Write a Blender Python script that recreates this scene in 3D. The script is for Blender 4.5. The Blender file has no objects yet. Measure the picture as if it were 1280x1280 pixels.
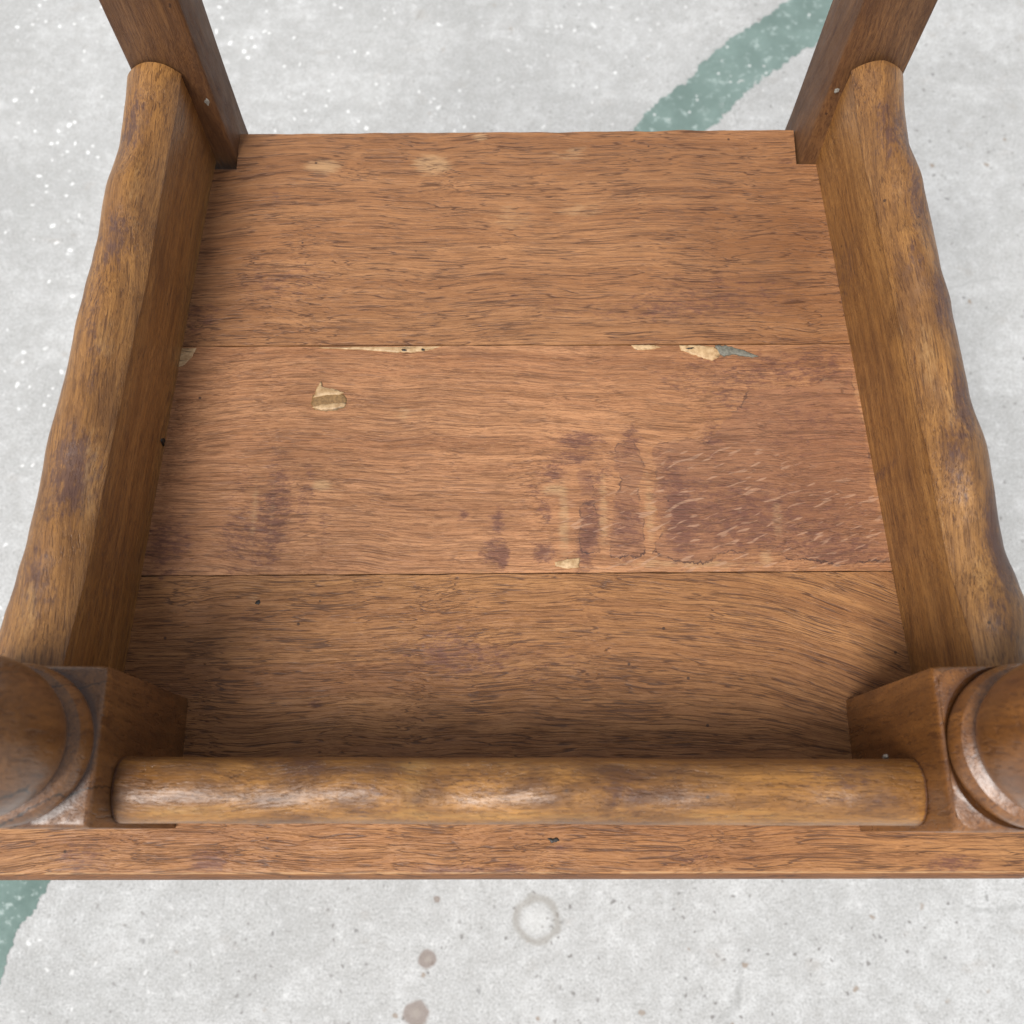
import bpy, bmesh, math, random
from mathutils import Vector, Matrix, noise as mn
random.seed(4)
S = bpy.context.scene
COL = S.collection
R = math.radians

# ------------------------------------------------------------ camera
SEAT_Z = 0.45                      # height of the seat boards above the concrete
th, roll = R(17.2), R(0.35)
fwd = Vector((0, math.sin(th), -math.cos(th)))
up0 = Vector((0, math.cos(th), math.sin(th)))
rt0 = Vector((1, 0, 0))
rt = rt0*math.cos(roll) + up0*math.sin(roll)
up = up0*math.cos(roll) - rt0*math.sin(roll)
cam_d = bpy.data.cameras.new('camera'); cam = bpy.data.objects.new('camera', cam_d); COL.objects.link(cam)
m = Matrix((rt, up, -fwd)).transposed().to_4x4()
m.translation = Vector((0, 0, SEAT_Z + 0.52))
cam.matrix_world = m
cam_d.sensor_width = 36; cam_d.lens = 36; cam_d.clip_start = 0.01; cam_d.clip_end = 200
cam_d.dof.use_dof = True; cam_d.dof.focus_distance = 0.545; cam_d.dof.aperture_fstop = 11
S.camera = cam

# ------------------------------------------------------------ sky, soft sun, exposure
W = bpy.data.worlds.new('World'); S.world = W; W.use_nodes = True
wn = W.node_tree.nodes; wl = W.node_tree.links
bg = wn['Background']
sky = wn.new('ShaderNodeTexSky'); sky.sky_type = 'NISHITA'; sky.sun_disc = False
SUN_EL, SUN_AZ = R(60), R(214)     # azimuth clockwise from +y
sky.sun_elevation = SUN_EL; sky.sun_rotation = SUN_AZ
hs = wn.new('ShaderNodeHueSaturation'); hs.inputs['Saturation'].default_value = 0.22
wl.new(sky.outputs[0], hs.inputs['Color']); wl.new(hs.outputs[0], bg.inputs[0])
bg.inputs[1].default_value = 0.085
sd = bpy.data.lights.new('sun', 'SUN'); sd.energy = 2.1; sd.angle = R(26); sd.color = (1, .97, .93)
sun = bpy.data.objects.new('sun', sd); COL.objects.link(sun)
dv = Vector((math.sin(SUN_AZ)*math.cos(SUN_EL), math.cos(SUN_AZ)*math.cos(SUN_EL), math.sin(SUN_EL)))
sun.rotation_euler = (-dv).to_track_quat('-Z', 'Y').to_euler(); sun.location = dv*5
S.view_settings.view_transform = 'Standard'; S.view_settings.look = 'None'
S.view_settings.exposure = 0.78; S.view_settings.gamma = 1

# ------------------------------------------------------------ material helpers
class NT:
    def __init__(s, name):
        s.m = bpy.data.materials.new(name); s.m.use_nodes = True
        s.n = s.m.node_tree.nodes; s.l = s.m.node_tree.links
        s.b = s.n['Principled BSDF']
        s.co = s.n.new('ShaderNodeTexCoord').outputs['Object']
    def set(s, sock, v):
        if isinstance(v, bpy.types.NodeSocket): s.l.new(v, sock)
        elif isinstance(v, (tuple, list)) and len(v) == 3 and sock.type == 'RGBA': sock.default_value = (*v, 1)
        else: sock.default_value = v
    def math(s, op, a, b=0.0, c=None, clamp=False):
        n = s.n.new('ShaderNodeMath'); n.operation = op; n.use_clamp = clamp
        s.set(n.inputs[0], a); s.set(n.inputs[1], b)
        if c is not None: s.set(n.inputs[2], c)
        return n.outputs[0]
    def vmath(s, op, a, b):
        n = s.n.new('ShaderNodeVectorMath'); n.operation = op
        s.set(n.inputs[0], a); s.set(n.inputs[1], b); return n.outputs[0]
    def mapping(s, v, scale=(1,1,1), rot=(0,0,0), loc=(0,0,0)):
        n = s.n.new('ShaderNodeMapping'); s.set(n.inputs['Vector'], v)
        n.inputs['Scale'].default_value = scale; n.inputs['Rotation'].default_value = rot; n.inputs['Location'].default_value = loc
        return n.outputs[0]
    def noise(s, v, scale=1, detail=2, rough=.5, dist=0, color=False):
        n = s.n.new('ShaderNodeTexNoise'); s.set(n.inputs['Vector'], v)
        n.inputs['Scale'].default_value = scale; n.inputs['Detail'].default_value = detail
        n.inputs['Roughness'].default_value = rough; n.inputs['Distortion'].default_value = dist
        return n.outputs['Color' if color else 'Fac']
    def vor(s, v, scale=1, feat='F1', out='Distance', rnd=1):
        n = s.n.new('ShaderNodeTexVoronoi'); n.feature = feat; s.set(n.inputs['Vector'], v)
        n.inputs['Scale'].default_value = scale; n.inputs['Randomness'].default_value = rnd
        return n.outputs[out]
    def ramp(s, v, a, b, lo=0., hi=1., smooth=True):
        n = s.n.new('ShaderNodeMapRange'); n.interpolation_type = 'SMOOTHSTEP' if smooth else 'LINEAR'
        s.set(n.inputs[0], v); s.set(n.inputs[1], a); s.set(n.inputs[2], b); s.set(n.inputs[3], lo); s.set(n.inputs[4], hi)
        return n.outputs[0]
    def mix(s, f, a, b, mode='MIX'):
        n = s.n.new('ShaderNodeMix'); n.data_type = 'RGBA'; n.blend_type = mode
        s.set(n.inputs[0], f); s.set(n.inputs[6], a); s.set(n.inputs[7], b); return n.outputs[2]
    def attr(s, name):
        n = s.n.new('ShaderNodeAttribute'); n.attribute_name = name; return n.outputs['Fac']
    def bump(s, h, strength, dist=.001, nrm=None):
        n = s.n.new('ShaderNodeBump'); s.set(n.inputs['Height'], h)
        n.inputs['Strength'].default_value = strength; n.inputs['Distance'].default_value = dist
        if nrm: s.l.new(nrm, n.inputs['Normal'])
        return n.outputs[0]

def wood(name, axis='x', light=(.50,.25,.10), mid=(.37,.165,.06), dark=(.17,.066,.022), porec=(.062,.022,.009), palec=(.52,.32,.16),
         pore=.8, px=70, py=520, pth=.60, rough=.55, coat=0., mott=.35, stainc=(.135,.052,.036), seed=0, tilt=0, wav=1., bend=None,
         bump=.5, marks=False, lines=.0, fibre=.5, cracks=()):
    """aged oak: growth bands, fine fibres, dark pore dashes along the grain, blotches, and the mesh's own stain fields"""
    t = NT(name)
    sp = t.n.new('ShaderNodeSeparateXYZ'); t.l.new(t.co, sp.inputs[0])
    o = {'x': (0,1,2), 'y': (1,0,2), 'z': (2,0,1)}[axis]
    cb = t.n.new('ShaderNodeCombineXYZ')
    for k in range(3): t.l.new(sp.outputs[o[k]], cb.inputs[k])
    base = t.mapping(cb.outputs[0], rot=(0, 0, R(tilt)), loc=(seed*1.37, seed*.71, seed*.33))
    wc = t.noise(base, 9, 2, .5, color=True)
    wv = t.vmath('MULTIPLY', t.vmath('SUBTRACT', wc, (.5,.5,.5)), (.0, .018*wav, .018*wav))
    wc2 = t.noise(t.mapping(base, (14,32,32)), 1, 2.5, .55, color=True)
    wv2 = t.vmath('MULTIPLY', t.vmath('SUBTRACT', wc2, (.5,.5,.5)), (.0, .0012*wav, .0012*wav))
    P = t.vmath('ADD', t.vmath('ADD', base, wv), wv2)
    if bend:                                   # cathedral grain: bends towards one end
        bx, amp = bend
        d = t.math('MAXIMUM', t.math('SUBTRACT', sp.outputs[o[0]], bx), 0)
        q = t.math('MULTIPLY', t.math('MULTIPLY', t.math('MULTIPLY', d, d), amp), t.ramp(sp.outputs[o[1]], .0, .07))
        c2 = t.n.new('ShaderNodeCombineXYZ'); t.l.new(q, c2.inputs[1])
        P = t.vmath('ADD', P, c2.outputs[0])
    bands = t.noise(t.mapping(P, (3, 75, 75)), 1, 3, .6)
    fib = t.noise(t.mapping(P, (30, 1150, 1150)), 1, 3, .7)
    fib2 = t.noise(t.mapping(P, (14, 300, 300)), 1, 3, .6)
    pn = t.noise(t.mapping(P, (px, py, py)), 1, 1.5, .5)
    pdens = t.noise(t.mapping(P, (12, 45, 45)), 1, 2, .5)
    pthr = t.math('ADD', t.ramp(pdens, .3, .7, .06, -.05, False), pth)
    pm = t.ramp(pn, pthr, t.math('ADD', pthr, .05))
    sh = t.noise(t.mapping(P, (px*3.5, py*1.7, py*1.7)), 1, 1, .5)
    pm_s = t.ramp(sh, .60, .66, 0, .6)
    # long thin grain lines: contours of stretched noise, broken into dashes
    gl = None
    for (gx, gy, g0, g1, off) in ((9, 210, .004, .018, 0), (12, 380, .005, .026, 3.3), (15, 620, .008, .040, 6.1)):
        gn = t.noise(t.mapping(P, (gx, gy, gy), loc=(off, off, off)), 1, 1.5, .5)
        ln = t.math('SUBTRACT', 1, t.ramp(t.math('ABSOLUTE', t.math('SUBTRACT', gn, .5)), g0, g1))
        gt = t.ramp(t.noise(t.mapping(P, (34, 230, 230), loc=(off, 0, 0)), 1, 3, .6), .43, .58)
        ln = t.math('MULTIPLY', ln, gt)
        gl = ln if gl is None else t.math('MAXIMUM', gl, ln)
    gl = t.math('MULTIPLY', gl, lines)
    sf = t.noise(t.mapping(P, (260, 1500, 1500)), 1, 3, .7)
    c = t.mix(t.ramp(bands, .3, .7), mid, light)
    c = t.mix(t.ramp(fib2, .35, .72, 0, .5), c, dark)
    c = t.mix(t.math('MULTIPLY', t.ramp(fib, .45, .72), fibre), c, dark)
    c = t.mix(t.ramp(fib, .28, .42, .25*fibre, 0), c, tuple(min(.6, q*1.2) for q in light))
    c = t.mix(t.ramp(sf, .54, .68, 0, .6*min(1, pore+.2)), c, dark)
    c = t.mix(t.ramp(sf, .30, .44, .4, 0), c, tuple(min(.62, q*1.3) for q in light))
    m1 = t.noise(base, 16, 4, .6); m2 = t.noise(t.mapping(P, (40, 120, 120)), 1, 4, .65)
    mo = t.ramp(t.math('ADD', t.math('MULTIPLY', m1, .6), t.math('MULTIPLY', m2, .4)), .47, .66)
    c = t.mix(t.math('MULTIPLY', mo, mott), c, dark)
    # shaped stains, worn pale places, broad darkening and painted crease shade carried by the mesh
    tone = t.attr('tone'); st = t.attr('stain_shade'); pl = t.attr('pale')
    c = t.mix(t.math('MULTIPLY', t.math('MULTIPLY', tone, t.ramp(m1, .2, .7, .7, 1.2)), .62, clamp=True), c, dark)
    sn = t.noise(t.mapping(P, (150, 420, 420)), 1, 5, .8)
    sv = t.math('ADD', t.math('MULTIPLY', st, .95), t.math('MULTIPLY', t.math('SUBTRACT', sn, .5), 3.0))
    sm = t.math('MULTIPLY', t.ramp(sv, .18, .80), t.ramp(st, .02, .16))
    c = t.mix(t.math('MULTIPLY', sm, .78), c, stainc)
    c = t.mix(t.ramp(st, .1, .9, 0, .22), c, stainc)
    pn2 = t.noise(t.mapping(P, (110, 420, 420)), 1, 3, .7)
    pv = t.math('ADD', pl, t.math('MULTIPLY', t.math('SUBTRACT', pn2, .5), 1.1))
    c = t.mix(t.math('MULTIPLY', t.ramp(pv, .22, .85), t.ramp(pl, .03, .3, 0, .62)), c, palec)
    h = t.math('SUBTRACT', t.math('ADD', t.math('MULTIPLY', fib, .4), t.math('MULTIPLY', sf, .3)), t.math('MULTIPLY', t.math('MAXIMUM', t.math('MAXIMUM', pm, pm_s), gl), 1.0))
    if marks:
        td = t.attr('tide')                    # signed distance to the dried edges of old wet stains, in cm
        sn3 = t.noise(base, 170, 5, .7); sn4 = t.noise(base, 45, 2, .5)
        tv = t.math('ADD', t.math('ADD', td, t.math('MULTIPLY', t.math('SUBTRACT', sn3, .5), .8)), t.math('MULTIPLY', t.math('SUBTRACT', sn4, .5), .8))
        line = t.math('SUBTRACT', 1, t.ramp(t.math('ABSOLUTE', tv), .015, .065))
        c = t.mix(t.ramp(tv, -.05, .10, 0, .36), c, (.17,.07,.045))
        c = t.mix(t.math('MULTIPLY', line, t.math('MAXIMUM', t.ramp(t.noise(base, 75, 3, .6), .46, .66, 0, .7), t.math('MULTIPLY', t.ramp(sp.outputs[1], .1385, .1455, .85, 0), t.ramp(t.noise(base, 110, 2, .6), .30, .52)))), c, (.06,.027,.022))
        ry = t.attr('ray')
        rb = t.mapping(t.co, rot=(0, 0, R(-21)))
        rwc = t.noise(t.co, 60, 2, .5, color=True)
        rb = t.vmath('ADD', rb, t.vmath('MULTIPLY', t.vmath('SUBTRACT', rwc, (.5,.5,.5)), (.004,.004,0)))
        rn = t.noise(t.mapping(rb, (85, 430, 430)), 1, 1, .5)
        rm = t.math('MULTIPLY', t.ramp(rn, .60, .68), t.ramp(ry, .1, .7))
        c = t.mix(t.math('MULTIPLY', rm, .55), c, (.50,.29,.18))
        pm = t.math('MULTIPLY', pm, t.ramp(ry, .1, .6, 1, .25))
    c = t.mix(gl, c, porec)
    c = t.mix(t.math('MULTIPLY', pm_s, pore), c, porec)
    c = t.mix(t.math('MULTIPLY', pm, pore), c, porec)
    for (ax, ay, bx_, by_, x0, z0) in cracks:      # drying cracks running through the block
        L = math.hypot(bx_-ax, by_-ay); nx, ny = -(by_-ay)/L, (bx_-ax)/L
        cn = t.noise(t.co, 90, 4, .7)
        d = t.math('ADD', t.math('SUBTRACT', t.math('ADD', t.math('MULTIPLY', sp.outputs[0], nx), t.math('MULTIPLY', sp.outputs[1], ny)), nx*ax+ny*ay), t.math('MULTIPLY', t.math('SUBTRACT', cn, .5), .006))
        cm = t.math('MULTIPLY', t.ramp(t.math('ABSOLUTE', d), .00012, .00045, 1, 0), t.math('MULTIPLY', t.ramp(sp.outputs[0], x0, x0+.004), t.ramp(sp.outputs[2], z0, z0+.01)))
        c = t.mix(t.math('MULTIPLY', cm, .9), c, (.012,.006,.004))
    # tiny dots
    v = t.vor(base, 95, 'F1'); v2 = t.noise(base, 37, 0)
    c = t.mix(t.math('MULTIPLY', t.ramp(v, .05, .1, 1, 0), t.ramp(v2, .62, .66, 0, .8)), c, (.03,.014,.01))
    t.set(t.b.inputs['Base Color'], c)
    t.set(t.b.inputs['Roughness'], t.math('ADD', t.ramp(m2, .3, .7, -.09, .1, False), rough, clamp=True))
    t.b.inputs['Coat Weight'].default_value = coat; t.b.inputs['Coat Roughness'].default_value = .28
    hb = t.noise(t.mapping(base, (60, 110, 110)), 1, 4, .6)
    n1 = t.bump(hb, min(1, bump*.9), .0012)
    n2 = t.bump(h, bump, .0006, n1)
    t.set(t.b.inputs['Normal'], n2)
    if coat: t.l.new(n1, t.b.inputs['Coat Normal'])
    return t.m
# ------------------------------------------------------------ object helpers
def tag(o, **k):
    for a, b in k.items(): o[a] = b
    return o

def link(name, bm, mat, parent=None, smooth=True):
    me = bpy.data.meshes.new(name); bm.normal_update(); bm.to_mesh(me); bm.free()
    me.materials.append(mat)
    if smooth:
        me.shade_smooth()
    o = bpy.data.objects.new(name, me); COL.objects.link(o)
    if parent is not None: o.parent = parent
    return o

def field(tab, x, y):
    s = 0.
    for cx, cy, rx, ry, a in tab:
        dx = (x-cx)/rx; dy = (y-cy)/ry
        if abs(dx) < 2.2 and abs(dy) < 2.2:
            s += a*math.exp(-(dx*dx+dy*dy)**1.4*.8)
    return min(s, 1.3)

def paint(o, tabs, f=lambda v: (v.x, v.y)):
    me = o.data
    for nm, tab in tabs.items():
        at = me.attributes.new(nm, 'FLOAT', 'POINT')
        at.data.foreach_set('value', [field(tab, *f(v.co)) for v in me.vertices])

# ------------------------------------------------------------ ground
def concrete():
    t = NT('worn_concrete'); p = t.co
    big = t.noise(p, 3.2, 5, .6); med = t.noise(p, 14, 5, .62); fine = t.noise(p, 70, 5, .7); grit = t.noise(p, 420, 3, .7)
    c = t.mix(t.ramp(big, .3, .7), (.43,.432,.424), (.525,.528,.522))
    c = t.mix(t.ramp(med, .44, .66, 0, .45), c, (.68,.685,.68))
    c = t.mix(t.ramp(fine, .35, .62, .45, 0), c, (.36,.355,.34))
    c = t.mix(t.ramp(fine, .56, .70, 0, .35), c, (.76,.76,.755))
    sc_ = t.noise(t.mapping(p, (60, 160, 60), rot=(0,0,.5)), 1, 5, .75); c = t.mix(t.ramp(sc_, .60, .72, 0, .22), c, (.82,.82,.81)); c = t.mix(t.ramp(sc_, .26, .40, .25, 0), c, (.33,.33,.32))
    c = t.mix(t.ramp(grit, .3, .5, .65, 0), c, (.22,.22,.21))
    g2 = t.noise(p, 900, 2, .8); c = t.mix(t.ramp(g2, .35, .5, .5, 0), c, (.25,.25,.24)); c = t.mix(t.ramp(g2, .55, .68, 0, .3), c, (.85,.85,.84))
    cr = t.vor(t.vmath('ADD', p, t.vmath('MULTIPLY', t.noise(p, 8, 4, color=True), (.2,.2,0))), 2.3, 'DISTANCE_TO_EDGE'); c = t.mix(t.math('MULTIPLY', t.ramp(cr, .001, .006, 1, 0), t.ramp(med, .45, .6, 0, .35)), c, (.2,.2,.19))
    c = t.mix(t.ramp(grit, .56, .68, 0, .35), c, (.8,.8,.79))
    sp = t.n.new('ShaderNodeSeparateXYZ'); t.l.new(p, sp.inputs[0])
    # pale splashes, thickest at the far left
    left = t.ramp(t.math('ADD', sp.outputs[0], t.math('MULTIPLY', sp.outputs[1], -.55)), -1.0, .15, 1, .12)
    wob = t.vmath('ADD', p, t.vmath('MULTIPLY', t.noise(p, 130, 2, color=True), (.008,.008,0)))
    for sc, a, b, off, s in ((42, .07, .12, 3.1, .9), (75, .09, .17, 7.7, .9), (23, .035, .06, 1.3, .8)):
        v = t.vor(t.mapping(wob, loc=(off, off, 0)), sc)
        gate = t.ramp(t.noise(t.mapping(p, loc=(off,0,0)), 9, 2), .38, .54, 0, s)
        c = t.mix(t.math('MULTIPLY', t.math('MULTIPLY', t.ramp(v, a, b, 1, 0), gate), left), c, (.93,.93,.92))
    # dark pits and brown specks, commoner at right and front
    right = t.math('SUBTRACT', 1.1, left)
    for sc, a, b, off, colr, s in ((38, .05, .10, 11.3, (.16,.155,.15), .75), (90, .08, .18, 5.2, (.20,.19,.18), .85), (26, .05, .085, 2.9, (.26,.19,.13), .7)):
        v = t.vor(t.mapping(wob, loc=(off, off, 0)), sc)
        gate = t.ramp(t.noise(t.mapping(p, loc=(off,0,0)), 12, 2), .40, .50, 0, s)
        c = t.mix(t.math('MULTIPLY', t.math('MULTIPLY', t.ramp(v, a, b, 1, 0), gate), right, clamp=True), c, colr)
    sm = t.noise(t.mapping(p, (1,1.6,1)), 21, 4, .6)
    c = t.mix(t.ramp(sm, .6, .75, 0, .22), c, (.30,.25,.20))
    # the three round drip marks in front of the seat
    for cx, cy, r0, kind in ((.0241,-.0766,.0180,'ring'), (-.0710,-.1091,.0088,'spot'), (-.0800,-.1529,.0118,'spot'), (-.0653,-.0606,.003,'spot')):
        d = t.n.new('ShaderNodeVectorMath'); d.operation = 'DISTANCE'
        t.l.new(t.vmath('ADD', p, t.vmath('MULTIPLY', t.vmath('SUBTRACT', t.noise(p, 55, 3, color=True), (.5,.5,.5)), (.009,.009,0))), d.inputs[0])
        d.inputs[1].default_value = (cx, cy, 0)
        q = t.math('DIVIDE', d.outputs['Value'], r0)
        if kind == 'ring':
            rg = t.math('SUBTRACT', 1, t.ramp(t.math('ABSOLUTE', t.math('SUBTRACT', q, 1)), .05, .3))
            c = t.mix(t.math('MULTIPLY', rg, .55), c, (.27,.245,.21))
            c = t.mix(t.ramp(q, .3, .95, .35, 0), c, (.66,.66,.64))
        else:
            c = t.mix(t.ramp(q, .75, 1.1, .75, 0), c, (.22,.165,.135))
            c = t.mix(t.math('MULTIPLY', t.ramp(q, .1, .5, 1, 0), .4), c, (.40,.36,.31))
    t.set(t.b.inputs['Base Color'], c)
    t.b.inputs['Roughness'].default_value = .75
    t.set(t.b.inputs['Normal'], t.bump(t.math('ADD', fine, t.math('MULTIPLY', grit, .5)), .35, .002))
    return t.m

def line_paint():
    t = NT('worn_green_paint'); p = t.co
    a = t.noise(p, 18, 5, .65); b = t.noise(p, 95, 4, .7)
    c = t.mix(t.ramp(a, .3, .7), (.085,.145,.125), (.165,.245,.22))
    sp = t.n.new('ShaderNodeSeparateXYZ'); t.l.new(p, sp.inputs[0])
    c = t.mix(t.ramp(sp.outputs[1], .1, .9, 0, .25), c, (.33,.40,.375))
    c = t.mix(t.ramp(b, .54, .68, 0, .7), c, (.42,.50,.475))
    chip = t.ramp(t.math('ADD', t.math('MULTIPLY', a, .5), t.math('MULTIPLY', t.noise(p, 48, 4, .7), .5)), .585, .625)
    c = t.mix(t.math('MULTIPLY', chip, .85), c, (.58,.585,.57))
    v = t.vor(p, 60); c = t.mix(t.ramp(v, .06, .13, .7, 0), c, (.75,.76,.75))
    t.set(t.b.inputs['Base Color'], c); t.b.inputs['Roughness'].default_value = .6
    t.set(t.b.inputs['Normal'], t.bump(b, .25, .001))
    return t.m

bm = bmesh.new()
bmesh.ops.create_grid(bm, x_segments=8, y_segments=8, size=6)
tag(link('concrete_ground', bm, concrete()), kind='structure')

def ragged_band(pts, wid, name):
    """painted stripe on the concrete with uneven edges, following a curve"""
    P = []
    n = len(pts)
    for i in range(n-1):
        p0 = Vector(pts[max(i-1,0)]); p1 = Vector(pts[i]); p2 = Vector(pts[i+1]); p3 = Vector(pts[min(i+2,n-1)])
        for k in range(120):
            u = k/120
            P.append(.5*((2*p1)+(p2-p0)*u+(2*p0-5*p1+4*p2-p3)*u*u+(3*p1-p0-3*p2+p3)*u**3))
    b = bmesh.new(); rows = []
    for i, q in enumerate(P):
        d = (P[min(i+1,len(P)-1)]-P[max(i-1,0)]).normalized(); nn = Vector((-d.y, d.x))
        e = [.006*mn.noise(Vector((q.x*25, q.y*25, s))) + .004*mn.noise(Vector((q.x*90, q.y*90, s+5))) + .003*mn.noise(Vector((q.x*300, q.y*300, s+5))) for s in (0, 9)]
        w2 = wid/2
        L = q+nn*(w2+e[0]); Q = q-nn*(w2+e[1])
        rows.append([b.verts.new((L.x, L.y, .0004)), b.verts.new((q.x, q.y, .0006)), b.verts.new((Q.x, Q.y, .0004))])
    for i in range(len(rows)-1):
        for k in (0, 1): b.faces.new((rows[i][k], rows[i+1][k], rows[i+1][k+1], rows[i][k+1]))
    bmesh.ops.recalc_face_normals(b, faces=b.faces)
    for f in b.faces:
        if f.normal.z < 0: f.normal_flip()
    return tag(link(name, b, line_paint()), kind='structure')
ragged_band([(.62,1.02), (.47,.968), (.345,.907), (.272,.852), (.222,.800), (.176,.750), (.08,.62), (-.05,.46), (-.20,.28), (-.34,.10), (-.445,-.045), (-.475,-.12), (-.53,-.26), (-.60,-.42)], .064, 'painted_stripe')

# ------------------------------------------------------------ the chair
chair = bpy.data.objects.new('oak_chair', None); COL.objects.link(chair)
chair.location = (0, .2, 0); chair.empty_display_size = .1
tag(chair, label='worn brown oak chair with three-plank seat panel, rounded rails and turned front posts',
    category='chair')
OFF = Vector((0, -.2, SEAT_Z))
def part(name, bm, mat, parent=chair, smooth=True, **k):
    o = link(name, bm, mat, parent, smooth)
    if parent is chair: o.location = OFF
    return tag(o, **k)

M_back = wood('oak_back_plank', 'x', seed=1, tilt=-1.2, light=(0.45,0.216,0.090), mid=(0.345,0.152,0.059), pore=.3, lines=.75, px=26, py=1000, pth=.64, marks=True, mott=.25)
M_mid = wood('oak_middle_plank', 'x', seed=2.3, tilt=1, light=(0.545,0.262,0.120), mid=(0.42,0.185,0.080), pore=.4, lines=.45, px=34, py=1100, pth=.64, fibre=.65, marks=True, mott=.25)
M_front = wood('oak_front_plank', 'x', seed=3.9, tilt=-.5, light=(0.443,0.210,0.075), mid=(0.324,0.138,0.045), pore=.4, lines=.78, px=26, py=1050, pth=.62, bend=(.06, 1.5), mott=.3)
M_rail = wood('oak_rail', 'y', seed=5, palec=(.46,.27,.11), lines=.25, light=(.42,.205,.060), mid=(.30,.135,.034), dark=(.105,.042,.013), pore=.55, px=50, py=1000, pth=.62, rough=.45, coat=.18, mott=.6, stainc=(.085,.043,.036), bump=.55)
M_rod = wood('oak_front_rail', 'x', seed=6, palec=(.46,.26,.08), lines=.2, light=(.42,.195,.046), mid=(.27,.115,.023), dark=(.095,.036,.010), pore=.35, px=60, py=600, pth=.64, rough=.40, coat=.26, mott=.9, bump=.8, stainc=(.10,.045,.03))
M_block = wood('oak_turned', 'z', seed=7, light=(.27,.108,.026), mid=(.175,.066,.015), dark=(.075,.027,.008), pore=.5, px=70, py=500, pth=.62, rough=.34, coat=.5, mott=.6, bump=.5)
M_block_c = wood('oak_turned_cracked', 'z', seed=17, light=(.24,.105,.032), mid=(.155,.063,.018), dark=(.07,.027,.009), pore=.5, px=70, py=500, pth=.62, rough=.36, coat=.4, mott=.6, bump=.5, cracks=((-.1785,.0503,-.1616,.0561,-.24,.1), (-.1788,.0067,-.1616,.0158,-.21,.05)))
M_post = wood('oak_rear_post', 'z', seed=8, light=(.19,.088,.031), mid=(.13,.055,.018), dark=(.05,.02,.008), pore=.5, lines=.4, px=40, py=900, pth=.61, rough=.6, coat=0, mott=.45, bump=.4)

M_putty = NT('old_putty')
_a = M_putty.noise(M_putty.co, 300, 4, .65); _b = M_putty.noise(M_putty.mapping(M_putty.co, (90, 500, 90)), 1, 3, .6)
_c = M_putty.mix(M_putty.ramp(_a, .3, .7), (.40,.24,.11), (.64,.44,.24))
_c = M_putty.mix(M_putty.ramp(_b, .58, .66, 0, .85), _c, (.16,.11,.06))
M_putty.set(M_putty.b.inputs['Base Color'], _c); M_putty.b.inputs['Roughness'].default_value = .5
M_putty.set(M_putty.b.inputs['Normal'], M_putty.bump(_b, .4, .0006)); M_putty = M_putty.m
def plain(name, c, r=.6):
    t = NT(name); a = t.noise(t.co, 700, 3, .6)
    t.set(t.b.inputs['Base Color'], t.mix(t.ramp(a, .3, .7), tuple(q*.6 for q in c), c)); t.b.inputs['Roughness'].default_value = r
    t.set(t.b.inputs['Normal'], t.bump(a, .5, .0004)); return t.m
M_putty2 = plain('brown_putty', (.33,.19,.075), .5)
M_grey = plain('grey_filler', (.20,.19,.15)); M_dark = plain('dark_iron', (.018,.014,.011), .5); M_glue = plain('dried_glue', (.32,.30,.26), .7)

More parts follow.
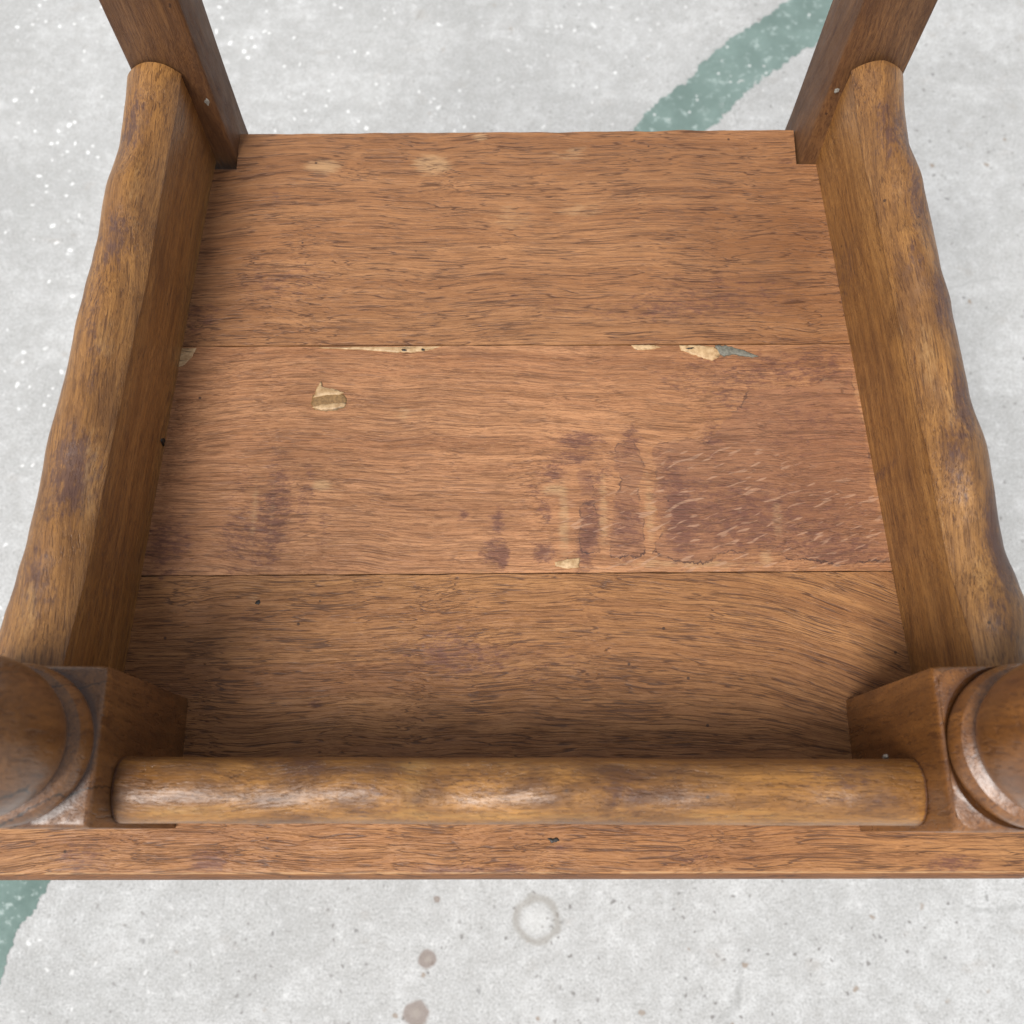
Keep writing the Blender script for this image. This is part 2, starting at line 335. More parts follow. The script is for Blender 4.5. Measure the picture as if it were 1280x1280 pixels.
# field tables, in metres on the seat (x, y, half width, half depth, strength)
STAIN = [(-0.1254,0.1602,0.0085,0.0306,0.62), (-0.1098,0.1692,0.0043,0.0200,0.45), (-0.0994,0.1515,0.0034,0.0175,0.30), (-0.1434,0.1468,0.0118,0.0174,0.50), (-0.1809,0.1422,0.0135,0.0164,0.62), (-0.1460,0.1780,0.0064,0.0090,0.30), (0.0354,0.2022,0.0122,0.0046,0.75), (0.0335,0.1920,0.0104,0.0037,0.70), (0.0650,0.2023,0.0061,0.0074,0.60), (0.0538,0.1884,0.0069,0.0082,0.35), (0.0214,0.1836,0.0069,0.0055,0.50), (0.0119,0.1736,0.0043,0.0036,0.40), (0.0257,0.1791,0.0043,0.0045,0.30), (-0.0076,0.1565,0.0038,0.0062,0.75), (-0.0091,0.1389,0.0067,0.0078,0.70), (-0.0040,0.1346,0.0029,0.0069,0.50), (0.0179,0.1611,0.0043,0.0071,0.50), (0.0169,0.1391,0.0067,0.0061,0.70), (-0.0263,0.1586,0.0030,0.0027,0.60), (-0.0293,0.1797,0.0026,0.0023,0.40), (0.0425,0.1568,0.0059,0.0132,0.62), (0.0379,0.1392,0.0050,0.0112,0.60), (0.0420,0.1792,0.0060,0.0063,0.50), (0.0614,0.1525,0.0085,0.0175,0.60), (0.0858,0.1795,0.0095,0.0180,0.40), (0.1106,0.1617,0.0255,0.0263,0.42), (0.1528,0.1575,0.0340,0.0219,0.42), (0.1767,0.1401,0.0210,0.0078,0.45), (0.0890,0.1527,0.0076,0.0166,0.55), (0.1086,0.2050,0.0061,0.0116,0.45), (0.1185,0.2263,0.0132,0.0067,0.35), (0.1600,0.2507,0.0312,0.0078,0.40), (0.1371,0.2408,0.0266,0.0068,0.40), (0.1770,0.2411,0.0133,0.0048,0.35), (0.0971,0.2405,0.0222,0.0144,0.25), (0.1614,0.2123,0.0306,0.0186,0.30), (0.0005,0.0801,0.0488,0.0121,0.20), (-0.0321,0.0840,0.0244,0.0089,0.40), (-0.0325,0.0963,0.0123,0.0058,0.30), (-0.1762,0.0589,0.0120,0.0118,0.30), (-0.1315,0.1040,0.0082,0.0050,0.30), (-0.0979,0.0594,0.0032,0.0020,0.70), (-0.1334,0.2989,0.0274,0.0133,0.30), (0.1176,0.2904,0.0410,0.0152,0.35), (-0.0007,0.2845,0.0318,0.0091,0.20), (0.1654,0.3814,0.0095,0.0045,0.30), (-0.1766,0.2732,0.0117,0.0100,0.45), (-0.1423,0.3571,0.0188,0.0076,0.20), (0.0717,0.2799,0.0362,0.0080,0.30), (-0.1223,-0.0113,0.0154,0.0051,0.00), (-0.1444,-0.0151,0.0100,0.0058,0.65), (-0.2068,-0.0136,0.0131,0.0073,0.50), (-0.0296,-0.0192,0.0192,0.0022,0.60), (0.0010,-0.0182,0.0092,0.0022,0.70), (0.2126,-0.0148,0.0139,0.0044,0.60), (0.0241,-0.0094,0.0062,0.0029,0.50), (0.0858,-0.0119,0.0154,0.0044,0.30)]
TIDE = [(0.0673,0.1364,0.0185,0.0052,1.00), (0.0967,0.1365,0.0252,0.0043,1.00), (0.1262,0.1389,0.0126,0.0043,1.00), (0.0510,0.1613,0.0060,0.0263,0.80), (0.0766,0.1615,0.0068,0.0263,0.90), (0.0445,0.1524,0.0059,0.0261,0.70), (0.1679,0.1357,0.0252,0.0043,0.80), (0.1224,0.2168,0.0132,0.0187,0.80), (0.1419,0.2457,0.0312,0.0097,0.40), (0.0864,0.2502,0.0036,0.0068,0.60)]
PALE = [(-0.1128,0.3749,0.0114,0.0050,0.90), (-0.0488,0.3765,0.0123,0.0077,0.85), (-0.0206,0.3958,0.0048,0.0028,1.00), (0.0382,0.3464,0.0169,0.0054,0.50), (-0.0011,0.3419,0.0140,0.0107,0.40), (0.0764,0.3532,0.0047,0.0215,0.30), (-0.0595,0.2165,0.0053,0.0047,0.55), (0.0276,0.1567,0.0034,0.0241,0.62), (0.0485,0.1613,0.0030,0.0263,0.55), (0.0732,0.1614,0.0034,0.0263,0.50), (0.0213,0.1737,0.0060,0.0036,0.70), (-0.1029,0.1751,0.0060,0.0032,0.70), (-0.1275,0.1602,0.0017,0.0263,0.40), (-0.1369,0.1601,0.0021,0.0263,0.50), (0.0379,0.3888,0.0067,0.0034,0.40), (0.0321,0.3832,0.0143,0.0045,0.40), (0.1409,0.1574,0.0034,0.0115,0.62), (0.1337,0.1376,0.0038,0.0043,0.62), (-0.0165,0.1281,0.0125,0.0017,0.30), (-0.0658,0.3254,0.0556,0.0261,0.20), (-0.1331,0.1133,0.0033,0.0034,0.50), (-0.0933,0.1559,0.0127,0.0262,0.25), (0.1912,0.2267,0.0044,0.0189,0.40), (0.1744,0.2362,0.0106,0.0048,0.40), (-0.0530,-0.0098,0.0193,0.0044,0.25), (0.1979,0.1622,0.0021,0.0307,0.40), (0.0923,0.1331,0.0377,0.0026,0.60), (0.1679,0.1357,0.0252,0.0017,0.30)]
TONE = [(0.1338,0.3321,0.0419,0.0568,0.55), (0.1693,0.3113,0.0230,0.0606,0.50), (0.0749,0.3807,0.0762,0.0166,0.35), (-0.0109,0.3857,0.1432,0.0134,0.40), (-0.1474,0.3625,0.0283,0.0270,0.35), (-0.1549,0.2834,0.0181,0.0299,0.40), (-0.0370,0.2842,0.0272,0.0250,0.10), (0.1126,0.1980,0.0651,0.0540,0.30), (0.1741,0.1576,0.0255,0.0262,0.40), (0.1600,0.2507,0.0312,0.0097,0.30), (0.1022,0.3534,0.0282,0.0321,0.30), (-0.1653,0.1555,0.0170,0.0262,0.30), (0.0655,0.0805,0.1221,0.0201,0.25), (-0.1370,0.0712,0.0485,0.0238,0.25), (0.1815,0.1018,0.0247,0.0247,0.10)]
RAY = [(0.0891,0.1571,0.0297,0.0262,0.62), (0.1358,0.1574,0.0467,0.0262,1.00), (0.1779,0.1532,0.0254,0.0218,0.90), (0.1116,0.1797,0.0344,0.0269,0.70), (0.0425,0.1568,0.0212,0.0219,0.40), (0.0881,0.1330,0.0419,0.0034,0.90), (0.1505,0.1270,0.0251,0.0017,0.50), (0.0212,0.1435,0.0253,0.0173,0.30)]


POLYS = [[(0.0542,0.1884), (0.0579,0.1793), (0.0555,0.1703), (0.0544,0.1613), (0.0520,0.1480), (0.0513,0.1363), (0.0568,0.1359), (0.0611,0.1402), (0.0652,0.1372), (0.0686,0.1394), (0.0702,0.1490), (0.0693,0.1614), (0.0683,0.1704), (0.0713,0.1840), (0.0690,0.1931), (0.0650,0.2014), (0.0584,0.1995)],
 [(0.0757,0.1978), (0.0765,0.1840), (0.0735,0.1704), (0.0774,0.1615), (0.0805,0.1526), (0.0760,0.1447), (0.0749,0.1394), (0.0841,0.1365), (0.1007,0.1344), (0.1094,0.1397), (0.1220,0.1397), (0.1328,0.1429), (0.1410,0.1399), (0.1470,0.1364), (0.1761,0.1332), (0.1951,0.1346), (0.2003,0.1402), (0.1945,0.1712), (0.1916,0.2078), (0.1872,0.2450), (0.1633,0.2352), (0.1299,0.2321), (0.1248,0.2215), (0.1156,0.2130), (0.1062,0.2003), (0.0955,0.2035), (0.0845,0.2015)],
 [(0.0375,0.1648), (0.0435,0.1666), (0.0459,0.1568), (0.0463,0.1384), (0.0371,0.1392), (0.0339,0.1488)],
 [(0.0352,0.1837), (0.0421,0.1847), (0.0427,0.1724), (0.0367,0.1693)]]
def sdist(x, y):
    best = -2.
    for P in POLYS:
        if min(p[0] for p in P)-.02 > x or max(p[0] for p in P)+.02 < x: continue
        ins = False; dm = 9.
        for (ax, ay), (bx, by) in zip(P, P[1:]+P[:1]):
            if (ay > y) != (by > y) and x < (bx-ax)*(y-ay)/(by-ay)+ax: ins = not ins
            ux, uy = bx-ax, by-ay
            t_ = max(0, min(1, ((x-ax)*ux+(y-ay)*uy)/(ux*ux+uy*uy+1e-12)))
            dm = min(dm, math.hypot(x-ax-t_*ux, y-ay-t_*uy))
        best = max(best, (dm if ins else -dm)*100)
    return max(-2., min(2., best))

def ymap(a, b):       # a seam running slightly askew: y at the left and at the right end
    return lambda x: a + (b-a)*(x+.19)/.38
y_rear, y_s1, y_s2, y_frt = ymap(.3966,.4026), ymap(.2567,.2607), ymap(.1248,.1298), ymap(-.0206,-.0178)
def xwarp(x, y):
    if abs(x) <= .2: return x
    k = .254 - .039*max(0, min(1, (y-.05)/.33))
    return math.copysign(.2 + (abs(x)-.2)*(k-.2)/.054, x)

def plank(ya, yb, mat, seed, dz=0, notch=False, lip=False, half=.254):
    """one board: finely gridded top with a slight unevenness, eased edges and real thickness"""
    nx, ny = 330, max(60, int(abs(yb(0)-ya(0))/.0015))
    xs = [-half + 2*half*i/nx for i in range(nx+1)]
    nl, nr = -.1645, .1678
    if notch:
        for v in (nl, nr):
            k = min(range(len(xs)), key=lambda i: abs(xs[i]-v)); xs[k] = v
    b = bmesh.new(); G = {}
    jn = min(range(ny+1), key=lambda j: abs(ya(0)+(yb(0)-ya(0))*j/ny - .3755)) if notch else 0
    for i, x in enumerate(xs):
        for j in range(ny+1):
            v = j/ny; y = ya(x)+(yb(x)-ya(x))*v
            if notch:
                yn = .3722+.0063*max(0, min(1, (x+.1645)/.3323))
                y = ya(x)+(yn-ya(x))*j/jn if j <= jn else yn+(yb(x)-yn)*(j-jn)/(ny-jn)
            e = 0
            if j == 0 and not lip: e = .0004*mn.noise(Vector((x*60, seed, 0)))
            if j == ny: e = (.0009 if notch else .0004)*mn.noise(Vector((x*55, seed+3, 0)))
            z = dz + .00045*mn.noise(Vector((x*14, y*14, seed))) + .00016*mn.noise(Vector((x*60, y*160, seed)))
            if lip:                                  # rounded corners of the front edge
                q = abs(x) - (half-.009)
                if q > 0:
                    a = .009 - math.sqrt(max(0, .009**2 - q*q))
                    yy = ya(x)+a
                    if y < yy: y = yy + (j*1e-5)
            G[i, j] = b.verts.new((xwarp(x, y), y+e, z))
    for i in range(nx):
        for j in range(ny):
            if notch and j >= jn and (xs[i] < nl-1e-6 or xs[i+1] > nr+1e-6): continue
            b.faces.new((G[i,j], G[i+1,j], G[i+1,j+1], G[i,j+1]))
    for v in [v for v in b.verts if not v.link_faces]: b.verts.remove(v)
    T = .018
    steps = [(.0005, .00045), (.0030, .0006), (.012, .0006), (T, .0)]
    if lip: steps = [(.0006, .0009), (.0014, .0018), (.0040, .0032), (.0080, .0042), (.014, .0040), (T, .002)]
    ring = [e for e in b.edges if e.is_boundary]
    base_v = {}
    for st, (dz_, out) in enumerate(steps):
        r = bmesh.ops.extrude_edge_only(b, edges=ring)
        nv = [g for g in r['geom'] if isinstance(g, bmesh.types.BMVert)]
        ring = [g for g in r['geom'] if isinstance(g, bmesh.types.BMEdge) and g.is_boundary]
        prev = steps[st-1] if st else (0, 0)
        for v in nv:
            v.co.z -= dz_-prev[0]
            if lip and v.co.y < ya(v.co.x)+.017 and abs(v.co.x) < half+.02:
                s = 0 if v.co.y > ya(v.co.x)+.0165 else 1
                v.co.y -= (out-prev[1])*s
            if abs(v.co.x) > .21: v.co.x += math.copysign(out-prev[1], v.co.x)*.6
    bmesh.ops.edgeloop_fill(b, edges=ring)
    bmesh.ops.recalc_face_normals(b, faces=b.faces)
    o = part('plank', b, mat)
    me = o.data
    ring_edges = [e.index for e in me.edges]
    paint(o, dict(stain_shade=STAIN, pale=PALE, tone=TONE, ray=RAY))
    at = me.attributes.new('tide', 'FLOAT', 'POINT')
    at.data.foreach_set('value', [sdist(v.co.x, v.co.y) if mat is M_mid else -2. for v in me.vertices])
    if lip:                                          # darker moulded edge, rubbed bare along its arris
        for v in me.vertices:
            if v.co.z < -.0010: me.attributes['tone'].data[v.index].value = 1.3; me.attributes['stain_shade'].data[v.index].value = 0
            elif v.co.z < -.0004 and v.co.y < 0: me.attributes['pale'].data[v.index].value = .8
    sharp_by_angle(o, 40)
    return o
def sharp_by_angle(o, deg):
    b = bmesh.new(); b.from_mesh(o.data); b.normal_update()
    for e in b.edges:
        if len(e.link_faces) == 2 and e.calc_face_angle(0) > R(deg): e.smooth = False
    b.to_mesh(o.data); b.free()
G_ = .00033
p1 = plank(lambda x: y_s1(x)+G_, y_rear, M_back, 1.0, .0002, notch=True); p1['label'] = 'rear plank notched round the two rear posts'
p2 = plank(lambda x: y_s2(x)+G_, lambda x: y_s1(x)-G_, M_mid, 2.0, 0); p2['label'] = 'middle plank with purple-brown stains and old filler'
p3 = plank(y_frt, lambda x: y_s2(x)-G_, M_front, 3.0, .0001, lip=True); p3['label'] = 'front plank with rounded front edge'

# fillers and small finds, sub-parts of their plank
def patch(name, pts, mat, parent, h=.0007, label=None, z=.0001):
    b = bmesh.new(); P = []
    n = len(pts)
    for i in range(n):                                # uneven outline
        a = Vector(pts[i]); c = Vector(pts[(i+1) % n])
        for k in range(6):
            q = a.lerp(c, k/6); s = .0005
            P.append((q.x+s*mn.noise(Vector((q.x*700,q.y*700,1))), q.y+s*mn.noise(Vector((q.x*700,q.y*700,7)))))
    cx = sum(p[0] for p in P)/len(P); cy = sum(p[1] for p in P)/len(P)
    lo = [b.verts.new((x, y, -.001)) for x, y in P]
    mi = [b.verts.new((x, y, z+h*.6)) for x, y in P]
    hi = [b.verts.new((cx+(x-cx)*.86, cy+(y-cy)*.86, z+h)) for x, y in P]
    for A, B in ((lo, mi), (mi, hi)):
        for i in range(len(P)):
            j = (i+1) % len(P); b.faces.new((A[i], A[j], B[j], B[i]))
    bmesh.ops.triangulate(b, faces=[b.faces.new(hi)])
    bmesh.ops.recalc_face_normals(b, faces=b.faces)
    o = part(name, b, mat, parent)
    if label: o['label'] = label
    return o
patch('filler_patch', [(-.1090,.2562),(-.0900,.2566),(-.0400,.2577),(-.0475,.2549),(-.0560,.2537),(-.0640,.2536),(-.0855,.2551)], M_putty, p2, label='long pale sliver of filler along the rear joint')
patch('filler_patch', [(-.1100,.2275),(-.1065,.2290),(-.0985,.2290),(-.0925,.2278),(-.0908,.2245),(-.0920,.2205),(-.0960,.2186),(-.1030,.2180),(-.1085,.2190),(-.1108,.2225)], M_putty2, p2, h=.0002, label='brown middle of round filler')
patch('filler_patch', [(-.1085,.2305),(-.1066,.2353),(-.1050,.2322),(-.0984,.2312),(-.0930,.2292),(-.0950,.2277),(-.1020,.2275),(-.1095,.2262)], M_putty, p2, label='upper piece of round pale filler')
patch('filler_patch', [(-.1100,.2203),(-.1040,.2222),(-.0960,.2226),(-.0915,.2232),(-.0925,.2200),(-.0970,.2190),(-.1050,.2188)], M_putty, p2, label='lower piece of round pale filler')
patch('filler_patch', [(.0930,.2590),(.1000,.2592),(.1080,.2588),(.1125,.2580),(.1160,.2550),(.1150,.2520),(.1109,.2500),(.1021,.2529),(.0940,.2560)], M_putty, p2, label='ragged pale filler patch at rear joint')
patch('filler_patch', [(.0660,.2590),(.0740,.2592),(.0800,.2590),(.0830,.2578),(.0780,.2568),(.0690,.2562)], M_putty, p2, h=.0004)
patch('grey_filler', [(.1130,.2592),(.1185,.2590),(.1293,.2560),(.1370,.2525),(.1330,.2518),(.1230,.2535),(.1178,.2524),(.1150,.2540)], M_grey, p2, h=.0011)
patch('filler_patch', [(-.1880,.2555),(-.1768,.2556),(-.1790,.2499),(-.1825,.2455),(-.1880,.2425)], M_putty, p2, h=.0004)
patch('filler_patch', [(.0358,.1360),(.0350,.1305),(.0290,.1300),(.0230,.1312),(.0225,.1335),(.0290,.1350)], M_putty, p2, h=.0005)
patch('filler_hole', [(-.0625,.2552),(-.0605,.2556),(-.0590,.2551),(-.0597,.2543),(-.0618,.2543)], M_dark, p2, h=.0009)
patch('filler_hole', [(-.0515,.2556),(-.0500,.2559),(-.0488,.2554),(-.0497,.2547),(-.0510,.2548)], M_dark, p2, h=.0009)
patch('filler_hole', [(.0960,.2572),(.1010,.2578),(.1020,.2570),(.0975,.2564)], M_dark, p2, h=.0009)
patch('knot_hole', [(-.1320,.1120),(-.1303,.1127),(-.1296,.1110),(-.1308,.1100),(-.1322,.1106)], M_dark, p3, h=.0004)
patch('dark_chip', [(.0180,-.0042),(.0230,-.0040),(.0240,-.0056),(.0200,-.0062)], M_dark, p3, h=.0004)

# --- side rails: vertical inner face, crease, hand-worn rounded edge
def interp(tab, y):
    tab = sorted(tab)
    if y <= tab[0][0]: return tab[0][1]
    for (a, p), (b_, q) in zip(tab, tab[1:]):
        if y <= b_:
            u = (y-a)/(b_-a); u = u*u*(3-2*u)*.5+u*.5
            return p+(q-p)*u
    return tab[-1][1]

def side_rail(y0, y1, inner, crease, outer, waves, sg, seed, tabs):
    b = bmesh.new(); rows = []; N = 240; NA = 22
    for i in range(N+1):
        y = y0+(y1-y0)*i/N
        xi = inner(y); zc = interp(crease, y); xo = interp(outer, y)
        w = abs(xo-xi)+.0004
        crest = .0125 + sum(a*math.cos((y-c)/l*math.pi) for a, c, l in waves)
        row = [(xi, -.0005), (xi, .02), (xi, .045), (xi, zc-.0014), (xi+sg*.0004, zc-.0006)]
        zo = .061
        for k in range(NA+1):
            a = math.pi*k/NA
            x = (1-math.cos(a))/2
            r = max(0, math.sin(a))**.82
            if x < .5:                                # flat-cut towards the crease, round on the outside
                q = 2*x; r = .8*(1-(1-q)**2)**.9 + .2*q
            row.append((xi-sg*.0006*(1-x)+sg*w*x, (zc*(1-x)+zo*x) + crest*r))
        row += [(xo-sg*.0006, .05), (xo-sg*.0015, .02), (xo-sg*.002, -.0005)]
        vs = []
        for k, (x, z) in enumerate(row):
            d = 0
            if 5 <= k <= 5+NA: d = .0007*mn.noise(Vector((x*40, y*28, z*40+seed))) + .00028*mn.noise(Vector((x*160, y*110, z*160+seed)))
            vs.append(b.verts.new((x, y, z+d)))
        rows.append(vs)
    for A, B in zip(rows, rows[1:]):
        n = len(A)
        for k in range(n): b.faces.new((A[k], A[(k+1) % n], B[(k+1) % n], B[k]))
    b.faces.new(rows[0]); b.faces.new(rows[-1])
    bmesh.ops.recalc_face_normals(b, faces=b.faces)
    o = part('side_rail', b, M_rail)
    paint(o, tabs, lambda v: (v.x, v.y) if v.z > .058 else (100+v.z, v.y))
    rl = 5+NA+1+3                                     # shadow line painted into the crease, rubbed arris above it
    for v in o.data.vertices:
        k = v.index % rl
        if k == 4 or k == 5: o.data.attributes['tone'].data[v.index].value = 1.5; o.data.attributes['stain_shade'].data[v.index].value = .55*max(0, min(1, .6+1.6*mn.noise(Vector((0, v.co.y*45, seed)))))
        if k == 7: o.data.attributes['pale'].data[v.index].value = max(0, 1.1*mn.noise(Vector((0, v.co.y*70, seed+2))))
    sharp_by_angle(o, 40)
    return o
crL = [(.383,.0700),(.361,.0672),(.324,.0660),(.288,.0645),(.258,.0630),(.221,.0650),(.195,.0650),(.172,.0668),(.145,.0658),(.113,.0655),(.092,.0690),(.067,.0715)]
crR = [(.385,.0703),(.354,.0660),(.332,.0640),(.307,.0658),(.284,.0665),(.263,.0650),(.2235,.0660),(.199,.0658),(.169,.0690),(.144,.0665),(.113,.0660),(.092,.0720),(.072,.0740)]
ouL = [(.391,-.2075),(.366,-.2063),(.339,-.2065),(.312,-.2099),(.286,-.2108),(.273,-.2121),(.254,-.2137),(.232,-.2157),(.216,-.2163),(.197,-.2177),(.169,-.2211),(.152,-.2214),(.125,-.2228),(.107,-.2257),(.089,-.2289),(.077,-.2308),(.06,-.2315)]
ouR = [(.394,.2087),(.364,.2068),(.342,.2066),(.320,.2113),(.292,.2139),(.269,.2142),(.250,.2175),(.227,.2187),(.200,.2201),(.174,.2254),(.147,.2259),(.125,.2268),(.107,.2306),(.094,.2339),(.06,.236)]
tabL = dict(stain_shade=[(100.035,.33,.01,.03,.3),(100.04,.12,.02,.04,.3),(-.196,.352,.007,.012,.5),(-.198,.335,.008,.012,.4),(-.199,.28,.008,.016,.6),(-.206,.245,.006,.02,.35),(-.203,.155,.011,.020,.85),(-.200,.20,.006,.01,.3),(-.212,.105,.010,.018,.5),(-.2,.222,.006,.012,.4)],
            pale=[(-.196,.225,.006,.016,.45),(-.195,.155,.004,.03,.5),(-.190,.30,.004,.03,.4),(-.213,.09,.006,.015,.5),(-.195,.345,.006,.008,.3)], tone=[(-.218,.22,.006,.2,.25),(-.205,.10,.01,.03,.3)])
tabR = dict(stain_shade=[(100.012,.180,.022,.0035,.6),(100.01,.30,.02,.02,.4),(.193,.345,.006,.02,.55),(.203,.35,.004,.03,.5),(.204,.305,.006,.02,.6),(.197,.27,.006,.012,.35),(.210,.247,.006,.018,.7),(.213,.195,.006,.02,.8),(.205,.165,.006,.02,.5),(.223,.125,.009,.026,.95),(.213,.09,.008,.010,.5)],
            pale=[(.199,.22,.005,.02,.5),(.206,.19,.004,.012,.5),(.210,.11,.005,.016,.4),(.196,.30,.003,.03,.3)], tone=[(.220,.2,.006,.1,.4),(.195,.33,.02,.03,.3)])
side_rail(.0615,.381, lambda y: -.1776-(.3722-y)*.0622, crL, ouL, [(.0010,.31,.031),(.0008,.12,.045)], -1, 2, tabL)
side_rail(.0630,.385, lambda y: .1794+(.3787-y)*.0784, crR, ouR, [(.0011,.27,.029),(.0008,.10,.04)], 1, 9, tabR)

# --- front rail: same rounded edge, nearly a half round
def front_rail():
    b = bmesh.new(); rows = []; N = 260; NA = 26
    X0, X1 = -.1619, .1690
    for i in range(N+1):
        x = X0+(X1-X0)*i/N
        wv = .0013*math.cos((x+.130)/.036*math.pi) + .0009*math.cos((x-.03)/.05*math.pi)
        yb = .0287 + .0004*mn.noise(Vector((x*20,0,0)))+.006*(x)*.5; yf = .0018+.0004*mn.noise(Vector((x*22,5,0)))+.006*x*.5
        row = [(yb-.001, -.0005), (yb-.001, .03), (yb-.0006, .07)]
        end = max(0, min(1, min(x-X0, X1-x)/.002))**.5
        for k in range(NA+1):
            a = math.pi*k/NA; u = (1-math.cos(a))/2
            y = yb+(yf-yb)*u; z = .0745 + (.0150+wv)*max(0, math.sin(a))**.85 + .0008
            z += .0006*mn.noise(Vector((x*30, y*60, 3))) + .0002*mn.noise(Vector((x*130, y*160, 3)))
            z -= .0002*(1-end)
            row.append((y, z))
        row += [(yf+.0004, .06), (yf+.0006, .03), (yf+.0006, -.0005)]
        rows.append([b.verts.new((x, y, z)) for y, z in row])
    for A, B in zip(rows, rows[1:]):
        n = len(A)
        for k in range(n): b.faces.new((A[k], A[(k+1) % n], B[(k+1) % n], B[k]))
    b.faces.new(rows[0]); b.faces.new(rows[-1])
    bmesh.ops.recalc_face_normals(b, faces=b.faces)
    o = part('front_rail', b, M_rod)
    sharp_by_angle(o, 40)
    paint(o, dict(stain_shade=[(-.086,.024,.014,.006,.4),(.045,.014,.010,.008,.35),(-.02,.017,.016,.006,.3),(.14,.02,.02,.01,.35),(-.055,.012,.01,.012,.3)],
                  pale=[(-.040,.018,.007,.012,.45),(-.13,.006,.03,.003,.5),(.10,.006,.04,.003,.4),(-.01,.005,.06,.002,.5),(.0,.026,.1,.003,.3)], tone=[(-.15,.016,.02,.012,.2),(.15,.02,.02,.012,.2)]))
    for v in o.data.vertices:                         # shade of the gap painted onto the rail ends
        if min(v.co.x-X0, X1-v.co.x) < .0012: o.data.attributes['tone'].data[v.index].value = 1.6; o.data.attributes['stain_shade'].data[v.index].value = .8
front_rail()

# --- turned front posts: square block, bead, ball, tapering shaft; turned foot below the seat
def front_post(cx, cy, hx, hy, ztop, scoop, rot, seed, label, mat):
    b = bmesh.new(); N = 96; loops = []
    def sq(hx_, hy_, z, rr):
        L = []
        for k in range(N):
            a = 2*math.pi*k/N; c, s = math.cos(a), math.sin(a)
            p = rr                                         # superellipse power: high = square
            r = (abs(c)**p+abs(s)**p)**(-1/p)
            L.append((cx+hx_*r*c, cy+hy_*r*s, z))
        return L
    zt = ztop
    prof = [(.013,-SEAT_Z),(.016,-SEAT_Z+.004),(.017,-.40),(.013,-.37),(.016,-.30),(.020,-.22),(.022,-.15),(.018,-.12),(.026,-.105),(.028,-.092)]
    for r, z in prof: loops.append(sq(r, r, z, 2))
    for z in (-.085, -.05, -.019): loops.append(sq(hx-.001, hy-.001, z, 40))
    for z in (.0, .02, .04, .06, .08, zt-.006, zt-.0025): loops.append(sq(hx, hy, z, 60))
    loops.append(sq(hx-.0006, hy-.0006, zt-.0008, 50))
    loops.append(sq(hx-.0016, hy-.0016, zt, 40))
    if scoop:
        for f, q, dz in ((.97, 9, .0012), (.97, 5, .0018), (.975, 3.2, .0020), (.985, 2.4, .0028)): loops.append(sq(hx*f, hy*f, zt+dz, q))
    else:
        for f, q, dz in ((.93, 12, .0002), (.95, 5, .0003), (.965, 3, .0004), (.97, 2.3, .0006)): loops.append(sq(hx*f, hy*f, zt+dz, q))
    h = (hx+hy)/2
    zz = zt; i0 = len(loops)
    for r, dz in ((.0290,.0014),(.0298,.0030),(.0306,.0055),(.0308,.0085),(.0303,.0115),(.0290,.0142),(.0262,.0156),(.0246,.0164),(.0242,.0174),(.0250,.0186),(.0270,.0215),(.0286,.0275),
                  (.0294,.034),(.0295,.041),(.0288,.048),(.0272,.055),(.0248,.061),(.022,.067),(.0195,.074),(.0175,.083),(.0165,.095),(.017,.13),(.019,.18),(.0195,.21),(.016,.26),(.014,.29)):
        loops.append(sq(r*h/.031, r*h/.031, zz+dz, 2))
    V = [[b.verts.new(p) for p in L] for L in loops]
    for A, B in zip(V, V[1:]):
        for k in range(N): b.faces.new((A[k], A[(k+1) % N], B[(k+1) % N], B[k]))
    b.faces.new(V[0]); b.faces.new(V[-1])
    if rot: bmesh.ops.rotate(b, verts=b.verts, cent=(cx, cy, 0), matrix=Matrix.Rotation(R(rot), 3, 'Z'))
    for v in b.verts:
        c = v.co
        d = .0004*mn.noise(c*30+Vector((seed,0,0)))
        v.co.x += d; v.co.y += d*.5
        if zt-.004 < c.z < zt+.004: v.co.z += .0005*mn.noise(c*60+Vector((0,seed,0)))
    bmesh.ops.recalc_face_normals(b, faces=b.faces)
    o = part('front_post', b, mat, label=label)
    paint(o, dict(stain_shade=[], tone=[], pale=[]))
    for v in o.data.vertices:                         # darker tone in the turned grooves
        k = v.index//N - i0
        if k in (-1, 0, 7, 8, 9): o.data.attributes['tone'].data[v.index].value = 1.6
    sharp_by_angle(o, 35)
    return o
fl = front_post(-.1932, .0305, .0310, .0315, .1075, False, 0, 1, 'front post with dark flat-topped square block and cracks', M_block_c)
fr = front_post(.2000, .0320, .0310, .0318, .1105, True, 1.0, 5, 'front post with lighter block scooped round its bead', M_block)

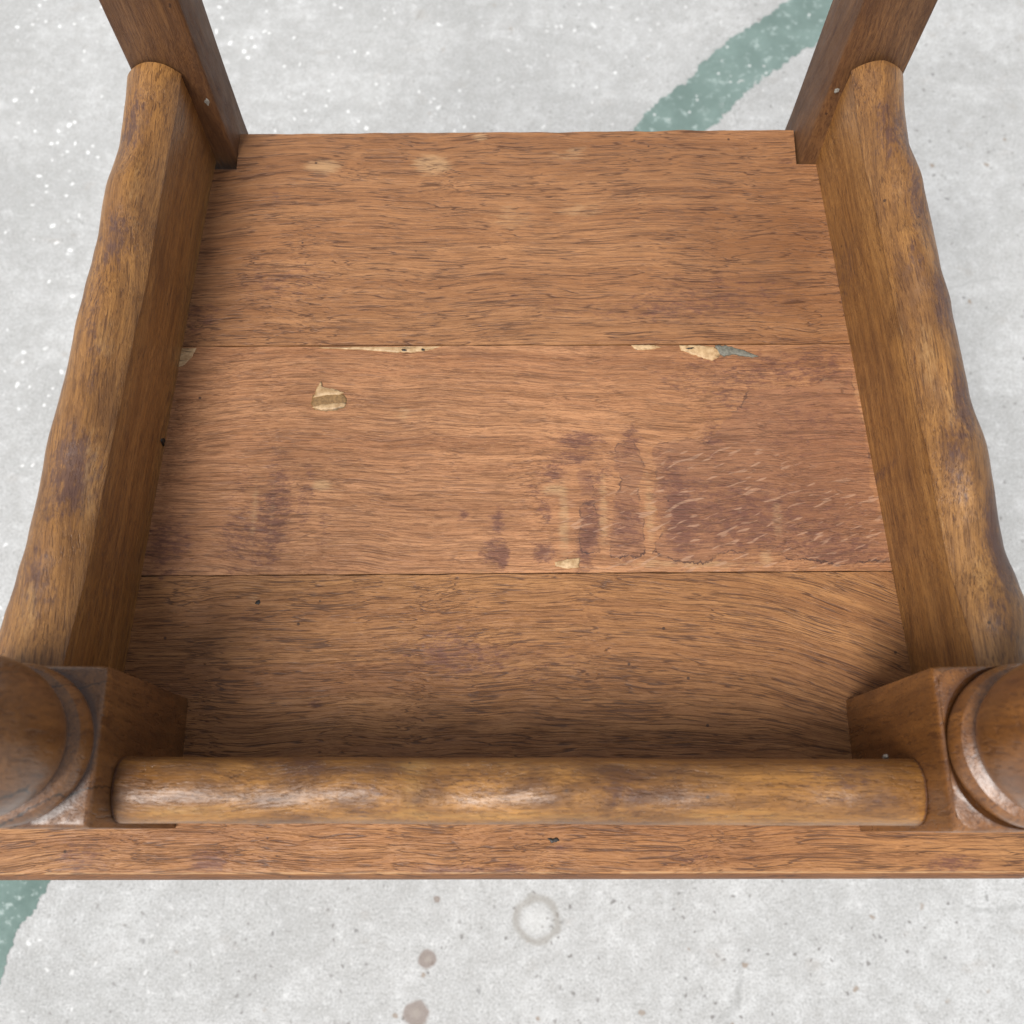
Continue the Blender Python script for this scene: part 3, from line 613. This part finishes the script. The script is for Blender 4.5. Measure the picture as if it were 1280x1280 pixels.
# --- square rear posts, raked backwards, notched into the rear plank
def rear_post(xi, xo, xb, y0, thick, rake, flare, seed, sg):
    b = bmesh.new(); rows = []
    zs = [-SEAT_Z+k*(.42+SEAT_Z)/58 for k in range(59)]
    for z in zs:
        yr = y0 + math.tan(R(rake))*max(z, 0) + math.tan(R(6))*max(-z-.05, 0)
        fx = flare*z if z > 0 else 0
        c = .0016
        P = [(xi, y0, 0), (xo, y0, 0), (xo, y0+thick, 0), (xb, y0+thick, 0)]
        ring = []
        for k in range(4):
            p = Vector(P[k][:2]); a = (Vector(P[k-1][:2])-p).normalized(); d = (Vector(P[(k+1)%4][:2])-p).normalized()
            for q in (p+a*c, p+a*c*.3+d*c*.3, p+d*c): ring.append(q)
        row = []
        for q in ring:
            n_ = .0004*mn.noise(Vector((q.x*30, q.y*30, z*14+seed)))
            row.append(b.verts.new((q.x+fx+n_, q.y-y0+yr+n_, z)))
        rows.append(row)
    for A, B in zip(rows, rows[1:]):
        n = len(A)
        for k in range(n): b.faces.new((A[k], A[(k+1) % n], B[(k+1) % n], B[k]))
    b.faces.new(rows[0]); b.faces.new(rows[-1])
    bmesh.ops.recalc_face_normals(b, faces=b.faces)
    o = part('rear_post', b, M_post); sharp_by_angle(o, 50)
    return o
rear_post(-.1647, -.2035, -.1637, .3782, .0310, 3.4, 0, 3, -1)
rear_post(.1699, .2066, .1675, .3790, .0370, 7.2, .03, 7, 1)

# --- glue and dust caught in the corners, a splinter in the left rail, a peg behind the front rail
def blob(name, c, r, mat, sc=(1,1,1), seed=0):
    b = bmesh.new(); bmesh.ops.create_icosphere(b, subdivisions=3, radius=r)
    for v in b.verts:
        v.co *= 1+.5*mn.noise(v.co/r*1.3+Vector((seed,0,0)))
        v.co = Vector((v.co.x*sc[0], v.co.y*sc[1], v.co.z*sc[2]))+Vector(c)
    return part(name, b, mat)
blob('glue_drop', (.1755,.3855,.055), .0013, M_glue, (1,.7,1.2), 1)
blob('glue_drop', (-.1690,.3812,.048), .0015, M_glue, (1,.4,2.4), 4)
blob('wooden_peg', (.1590,.0302,.075), .0011, M_glue, (1,1,2), 6)
blob('nail_head', (-.1895,.1985,.004), .0026, M_dark, (.7,1.1,1.6), 9)
